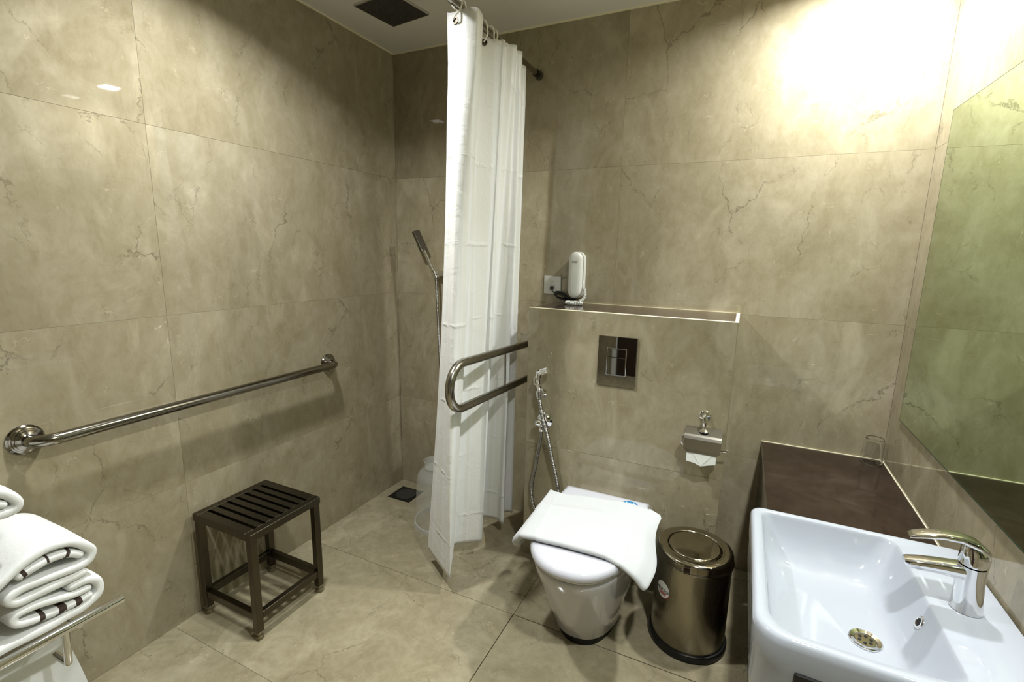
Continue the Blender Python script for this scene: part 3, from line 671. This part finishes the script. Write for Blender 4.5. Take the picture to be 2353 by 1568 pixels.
def coil(path, R, pitch, n=16):
    P = [Vector(p) for p in path]; L = [0]
    for a, b in zip(P, P[1:]): L.append(L[-1]+(b-a).length)
    tot = L[-1]; N = int(tot/pitch*n); out = []; k = 0; u, v = frame(P[1]-P[0]); pd = (P[1]-P[0]).normalized()
    for i in range(N+1):
        s = tot*i/N
        while k < len(L)-2 and L[k+1] < s: k += 1
        t = (s-L[k])/(L[k+1]-L[k]); c = P[k].lerp(P[k+1], t); d = (P[k+1]-P[k]).normalized()
        q = pd.rotation_difference(d); u = q @ u; v = q @ v; pd = d
        a = 2*PI*i/n; out.append(c+R*(math.cos(a)*u+math.sin(a)*v))
    return out
zr = CH+.0085
path = cr([(1.122, -.040, 1.245), (1.129, -.05, 1.232)], 4)
cord = cr([(1.113, -.05, 1.232), (1.121, -.06, 1.215), (1.126, -.075, 1.195), (1.116, -.09, 1.178), (1.105, -.098, CH+.02)], 8)
part('cord_lead', tube(cr([(1.099, -.028, 1.27), (1.105, -.036, 1.25), (1.113, -.05, 1.232)], 5), .002, 8), PHONEM, ph, 1)
part('coiled_cord', tube(coil(cord, .0055, .0058, 12), .0021, 6), PHONEM, ph, 1, 90)
loop = [(1.088+.034*math.cos(a), -.115+.020*math.sin(a), CH+.0095) for a in [2*PI*i/40+.5 for i in range(41)]]
part('coiled_cord', tube(coil(loop, .0065, .0066, 12), .0023, 6), PHONEM, ph, 1, 90)

sk = thing('phone_socket', 'white square phone socket on the back wall left of the phone', 'socket', (.940, 0, 1.236))
part('face_plate', box((.897, -.009, 1.1935), (.983, -.0006, 1.2795), .003, 3), PLASTW, sk, 1)
bm = box((.931, -.0102, 1.236), (.951, -.0088, 1.254)); part('jack_outline', bm, mat('grey_line', (.25, .25, .24), .5), sk)
part('jack_insert', box((.932, -.0112, 1.237), (.950, -.0098, 1.253), .0005, 1), PLASTW, sk)
bm = tube([(.938, -.0115, 1.242), (.938, -.0115, 1.247)], .0004, 5); tube([(.938, -.0115, 1.242), (.943, -.0115, 1.242)], .0004, 5, bm=bm); part('jack_mark', bm, INK, sk)
cbk = thing('phone_cable', 'coiled black phone cable hanging between the socket and the phone', 'cable', (.97, -.02, 1.2))
part('plug', box((.934, -.024, 1.216), (.949, -.0115, 1.232), .001, 1), BLACK, cbk)
base = [(.942, -.02, 1.217), (.948, -.022, 1.208), (.955, -.026, 1.204)]; loops = []
for k in range(4):
    e = .006*k; cx_, cz_ = .992+.003*k, 1.192-.003*k
    loops += [(cx_+(.034-e*.4)*math.cos(a), -.024-.004*k-.004*math.sin(a*2), cz_+(.015-e*.25)*math.sin(a)-.25*(.03*math.cos(a))) for a in [PI-2*PI*i/12 for i in range(12)]]
part('lead', tube(cr(base+loops+[(1.02, -.03, 1.178), (1.05, -.026, 1.175), (1.075, -.018, 1.185)], 4), .0024, 8), BLACK, cbk, 1)
bm = tube(cr([(1.015, -.034, 1.185), (1.035, -.03, 1.178), (1.055, -.028, 1.176), (1.065, -.02, 1.18)], 5), .0075, 10)
part('bundle', bm, BLACK, cbk, 1)

# ------------------------------------------------------------------ bidet spray
sp_ = thing('bidet_sprayer', 'chrome handheld bidet sprayer with metal hose on the cistern box', 'sprayer', (1.04, CD, .78))
hb = Vector((1.031, -.362, .800))
part('holder', lathe([(.016, .0006), (.0165, .006), (.009, .010), (.009, .024)], (1.037, CD, .792), (0, -1, 0), 24), CHROME, sp_, 1)
part('holder_clip', lathe([(.0125, -.016), (.015, -.014), (.015, .014), (.0125, .016)], hb-Vector((0, 0, .006)), (-.08, 0, 1), 20), CHROME, sp_, 1)
part('handle', tube(cr([hb-Vector((0, 0, .028)), hb, hb+Vector((.0, -.001, .022)), hb+Vector((-.003, -.003, .045)), hb+Vector((-.003, -.004, .072)), hb+Vector((.0, -.004, .088))], 4), [.0085]*5+[.0085, .009, .010, .011]+[.0125]*4+[.0145]*4+[.0145]*4, 16), CHROME, sp_, 1, 60)
part('spray_nozzle', tube([hb+Vector((-.006, -.004, .084)), hb+Vector((.010, -.006, .094)), hb+Vector((.032, -.010, .104)), hb+Vector((.037, -.011, .106)), hb+Vector((.038, -.0115, .1065)), hb+Vector((.044, -.013, .109))], [.0135, .0145, .0145, .014, .0155, .015], 18), CHROME, sp_, 1, 60)
part('trigger', tube([hb+Vector((-.014, -.012, .075)), hb+Vector((-.019, -.015, .055)), hb+Vector((-.016, -.014, .040)), hb+Vector((-.006, -.008, .032))], [.003, .0042, .004, .003], 8), CHROME, sp_, 1)
part('hose', tube(cr([hb-Vector((0, 0, .026)), (1.040, -.362, .735), (1.056, -.372, .690), (1.070, -.374, .650), (1.084, -.366, .590), (1.098, -.360, .52), (1.118, -.352, .43), (1.133, -.348, .34), (1.13, -.348, .25), (1.10, -.348, .205), (1.05, -.346, .215), (1.022, -.345, .245), (1.004, -.345, .30), (1.004, -.346, .37), (1.020, -.352, .45), (1.034, -.358, .53), (1.047, -.368, .60), (1.052, -.375, .645)], 7), .0083, 12), HOSE, sp_, 1)
part('valve_rosette', lathe([(.036, .0006), (.036, .003), (.028, .013), (.014, .02)], (1.046, CD, .666), (0, -1, 0), 32), CHROME, sp_, 1, 30)
part('valve_body', lathe([(.010, .012), (.011, .03), (.0145, .034), (.0145, .062), (.010, .066)], (1.046, CD, .666), (0, -1, 0), 24), CHROME, sp_, 1, 30)
part('valve_knob', lathe([(.012, -.004), (.0155, .004), (.0165, .014), (.0145, .022), (.008, .024)], (1.046, CD-.05, .670), (-.75, -.62, .1), 24), CHROME, sp_, 1, 30)
part('valve_nut', lathe([(.0075, 0), (.0095, .004), (.0095, .016), (.0075, .02)], (1.0515, -.375, .632), (0, 0, 1), 12), CHROME, sp_, 1, 30)

# ------------------------------------------------------------------ toilet paper holder
th = thing('toilet_paper_holder', 'chrome toilet paper holder with a flap cover right of the toilet', 'paper holder', (1.694, CD, .77))
part('rosette', lathe([(.021, .0006), (.022, .004), (.018, .009), (.010, .012)], (1.694, CD, .796), (0, -1, 0), 30), CHROME, th, 1, 30)
part('arm', tube(cr([(1.694, CD-.006, .806), (1.694, CD-.026, .803), (1.6955, CD-.034, .785), (1.697, CD-.032, .765), (1.698, CD-.034, .752)], 5), .0075, 14), CHROME, th, 1)
part('arm_foot', lathe([(.018, -.002), (.018, .002), (.011, .007), (.007, .012)], (1.699, CD-.036, .7475), (0, .1, 1), 24), CHROME, th, 1)
flx0, flx1 = 1.632, 1.761
# bent cover: top plate slopes out then drops
pr = [(CD-.008, .752), (CD-.060, .738), (CD-.070, .733), (CD-.0745, .724), (CD-.078, .672)]
def sheet(pr, x0, x1, th_, cham=0):
    bm = bmesh.new(); A = []
    for k, (y, z) in enumerate(pr):
        c_ = cham if k == len(pr)-1 else 0
        A.append([Vector((x0+c_, y, z)), Vector((x1-c_, y, z)), Vector((x1-c_, y+th_, z-th_)), Vector((x0+c_, y+th_, z-th_))])
    return rings(A, bm=bm)
pr = pr[:4]+[(CD-.0768, .684), (CD-.078, .672)]
SAT = mat('satin_cover', (.42, .40, .35), .28, 1)
fp_ = part('flap_cover', sheet(pr, flx0, flx1, .0012, .014), SAT, th)
rx0, rx1, ry, rz, rrd = 1.646, 1.748, CD-.050, .682, .0225
rzr = rz-.0057
part('holder_wire', tube(cr([(flx0+.006, CD-.056, .738), (flx0-.007, CD-.062, .722), (flx0-.007, CD-.066, .700), (flx0+.002, CD-.05, .682), (rx0, ry, rz), (rx1+.02, ry+.0, rz+.004), (rx1+.034, ry-.004, rz+.014)], 6), .003, 10), CHROME, th, 1)
pp = thing('toilet_paper_roll', 'toilet paper roll with a folded pointed end under the chrome flap', 'toilet paper', (1.697, ry, rz))
part('roll', lathe([(.009, 0), (rrd, 0), (rrd+.0005, .002), (rrd+.0005, .1), (rrd, .102), (.009, .102)], (rx0, ry, rzr), (1, 0, 0), 40), PAPER, pp, 1, 40)
bm = bmesh.new(); yy = ry-rrd-.002
pts = [(rx0, yy, rz+.004), (rx0, yy, rz-.046), (1.676, yy-.0005, rz-.050), (1.698, yy-.002, rz-.058), (1.722, yy-.0005, rz-.050), (rx1, yy, rz-.043), (rx1, yy, rz+.004)]
bm.faces.new([bm.verts.new(p) for p in pts]); ext = bmesh.ops.extrude_face_region(bm, geom=bm.faces[:])
for g in ext['geom']:
    if isinstance(g, bmesh.types.BMVert): g.co.y += .0012
bmesh.ops.recalc_face_normals(bm, faces=bm.faces[:]); part('hanging_sheet', bm, PAPER, pp)
bm = bmesh.new(); pts = [(rx0+.012, yy-.0012, rz+.003), (1.698, yy-.0032, rz-.058), (rx1-.004, yy-.0012, rz+.003)]
bm.faces.new([bm.verts.new(p) for p in pts]); ext = bmesh.ops.extrude_face_region(bm, geom=bm.faces[:])
for g in ext['geom']:
    if isinstance(g, bmesh.types.BMVert): g.co.y += .0008
bmesh.ops.recalc_face_normals(bm, faces=bm.faces[:]); part('folded_point', bm, PAPER, pp)

# ------------------------------------------------------------------ towel rack and towels
tr_ = thing('towel_rack', 'chrome wall-mounted towel rack at the lower left', 'towel rack', (.15, -1.9, .42))
RZk = .4225
for x in (.30, .20, .10, .035):
    part('rail', tube([(x, -1.603 if x == .3 else -1.62, RZk+(0 if x == .3 else .0)), (x, -2.22, RZk)], .012 if x == .3 else .007, 16), CHROME, tr_, 1)
for y in (-1.70, -2.15):
    part('bracket', tube(cr([(.008, y, RZk-.012), (.03, y, RZk-.014), (.31-.01, y, RZk-.014)], 4), .006, 10), CHROME, tr_, 1)
    part('wall_mount', lathe([(.024, .0006), (.024, .006), (.01, .012)], (0, y, RZk-.012), (1, 0, 0), 22), CHROME, tr_, 1)
    part('drop_arm', tube([(.30, y-.03, RZk-.006), (.298, y-.033, RZk-.09), (.296, y-.033, RZk-.098), (.288, y-.033, RZk-.101), (.26, y-.033, RZk-.101), (.23, y-.033, RZk-.101)], .0085, 12), CHROME, tr_, 1)
part('lower_rail', tube([(.14, -1.66, RZk-.101), (.14, -2.2, RZk-.101)], .007, 12), CHROME, tr_, 1)

def folded(name, paths, label, x1=.30, x0=.03, shift=(0, 0), stripes=()):
    """paths: (part name, points (y,z), half thickness, stripe intervals along the path)"""
    t = thing(name, label, 'towel', (.16, -1.75, paths[0][1][0][1]), 'folded towels on the rack')
    for nm, pts, h, bands in paths:
        P = cr([(0, y+shift[0], z+shift[1]) for y, z in pts], 6); n = len(P); L = [0]
        for a, b in zip(P, P[1:]): L.append(L[-1]+(b-a).length)
        prof = []; idx = []
        nr = []
        for i in range(n):
            d = (P[min(i+1, n-1)]-P[max(i-1, 0)]).normalized(); nr.append(Vector((0, -d.z, d.y)))
        outl = [P[i]+nr[i]*h for i in range(n)]; ia = list(range(n))
        de = (P[-1]-P[-2]).normalized(); ds = (P[0]-P[1]).normalized()
        for k in range(1, 6): a = PI*k/6; outl.append(P[-1]+nr[-1]*h*math.cos(a)+de*h*math.sin(a)); ia.append(n-1)
        for i in reversed(range(n)): outl.append(P[i]-nr[i]*h); ia.append(i)
        for k in range(1, 6): a = PI*k/6; outl.append(P[0]-nr[0]*h*math.cos(a)+ds*h*math.sin(a)); ia.append(0)
        xs = [x1-.0005, x1-.003, x1-.008, x1-.02]+[x1-.02+(x0-x1+.04)*k/8 for k in range(1, 9)]+[x0+.008, x0]
        rs = []
        for q, x in enumerate(xs):
            sh = {0: .45, 1: .75, 2: .93}.get(q, 1) if q < 4 else (.7 if q == len(xs)-1 else 1)
            ring = []
            for p, i in zip(outl, ia):
                w = P[i]+(p-P[i])*sh; nz_ = noise.noise(Vector((x*14, w.y*22, w.z*22)))*.0022
                ring.append(Vector((x+.004*noise.noise(Vector((w.y*20, w.z*20, 0)))*(q < 4), w.y+nz_, w.z+nz_)))
            rs.append(ring)
        bm = bmesh.new(); V = [[bm.verts.new(p) for p in r] for r in rs]; m_ = len(outl)
        for A, B in zip(V, V[1:]):
            for i in range(m_):
                j = (i+1) % m_; f = bm.faces.new((A[i], A[j], B[j], B[i]))
                s = L[ia[i]]/L[-1]
                if any(a <= s <= b for a, b in bands): f.material_index = 1
        # end faces as strips so long thin caps shade well
        for r_, fl_ in ((V[0], 1), (V[-1], 0)):
            for i in range(n-1):
                a, b = i, i+1; c_, d_ = m_-5-1-b, m_-5-1-a
                q = (r_[a], r_[b], r_[n+5+n-1-b], r_[n+5+n-1-a]); f = bm.faces.new(q if not fl_ else q[::-1])
                if any(u <= L[i]/L[-1] <= v for u, v in bands): f.material_index = 1
            e = [r_[n-1]]+[r_[n+k] for k in range(5)]+[r_[n+5]]; bm.faces.new(e if not fl_ else e[::-1])
            e = [r_[2*n+4]]+[r_[2*n+5+k] for k in range(5)]+[r_[0]]; bm.faces.new(e if not fl_ else e[::-1])
        bmesh.ops.recalc_face_normals(bm, faces=bm.faces[:])
        part(nm, bm, [TERRY, STRIPE], t, 1, 60)
    return t
A1 = [(-1.86, .585), (-1.843, .598), (-1.827, .612), (-1.802, .627), (-1.771, .644), (-1.74, .652), (-1.711, .649), (-1.680, .636), (-1.656, .610), (-1.650, .592), (-1.660, .574), (-1.688, .570), (-1.72, .571), (-1.755, .575), (-1.79, .578), (-1.812, .572), (-1.815, .560), (-1.80, .549), (-1.765, .546), (-1.73, .546), (-1.70, .545), (-1.675, .548)]
AF = [('outer_fold', A1, .0118, ()), ('inner_fold', [(-1.79, .610), (-1.765, .618), (-1.74, .622), (-1.712, .620), (-1.690, .611), (-1.676, .600)], .0105, ((.02, .09), (.40, .46), (.70, .76)))]
BF = [('outer_fold', [(-1.700, .522), (-1.672, .522), (-1.652, .509), (-1.645, .487), (-1.652, .468), (-1.675, .4555), (-1.70, .4515), (-1.735, .450), (-1.775, .450), (-1.811, .450), (-1.86, .450)], .0118, ()),
      ('inner_fold', [(-1.672, .497), (-1.700, .499), (-1.740, .512), (-1.778, .519), (-1.805, .520), (-1.814, .509), (-1.808, .494), (-1.785, .486), (-1.755, .479), (-1.725, .475), (-1.696, .473), (-1.672, .476)], .0105, ((.66, .70), (.79, .83), (.90, .94)))]
CF = [('outer_fold', [(-1.90, .860), (-1.86, .862), (-1.83, .850), (-1.805, .832), (-1.785, .815), (-1.770, .795), (-1.769, .780), (-1.782, .771), (-1.81, .772), (-1.85, .774)], .0120, ()),
      ('inner_fold', [(-1.86, .803), (-1.83, .803), (-1.805, .799), (-1.795, .793)], .0100, ((.55, .68),))]
folded('bath_towel', BF, 'lowest folded white towel with brown stripes, lying on the rack rails')
folded('bath_towel', AF, 'large folded white towel with brown stripes, middle of the rack stack')
folded('bath_towel', CF, 'topmost folded white towel of the rack stack, cut by the photo edge', .29)
# towel hanging on the lower rail
bm = bmesh.new(); rs = []
for k in range(26):
    t_ = k/25; z = .335-.31*t_ if k > 1 else .333+.004*(1-k); ring = []
    ye_ = -1.70+.035*math.sqrt(t_) + .02*t_; n_ = 26
    F_ = []
    for i in range(n_):
        y = ye_-(.42)*i/(n_-1); F_.append((.158+.008*math.sin(y*38+1)*min(1, t_*3)+.012*t_, y))
    ring = [Vector((x+.008, y, z)) for x, y in F_]+[Vector((x-.008, y, z)) for x, y in reversed(F_)]
    rs.append(ring)
hg = obj('hanging_towel', rings(rs, bm=bm), TERRY, None, 1, (.15, -1.9, .33), 60); tag(hg, 'white towel hanging below the towel rack from its lower rail', 'towel')
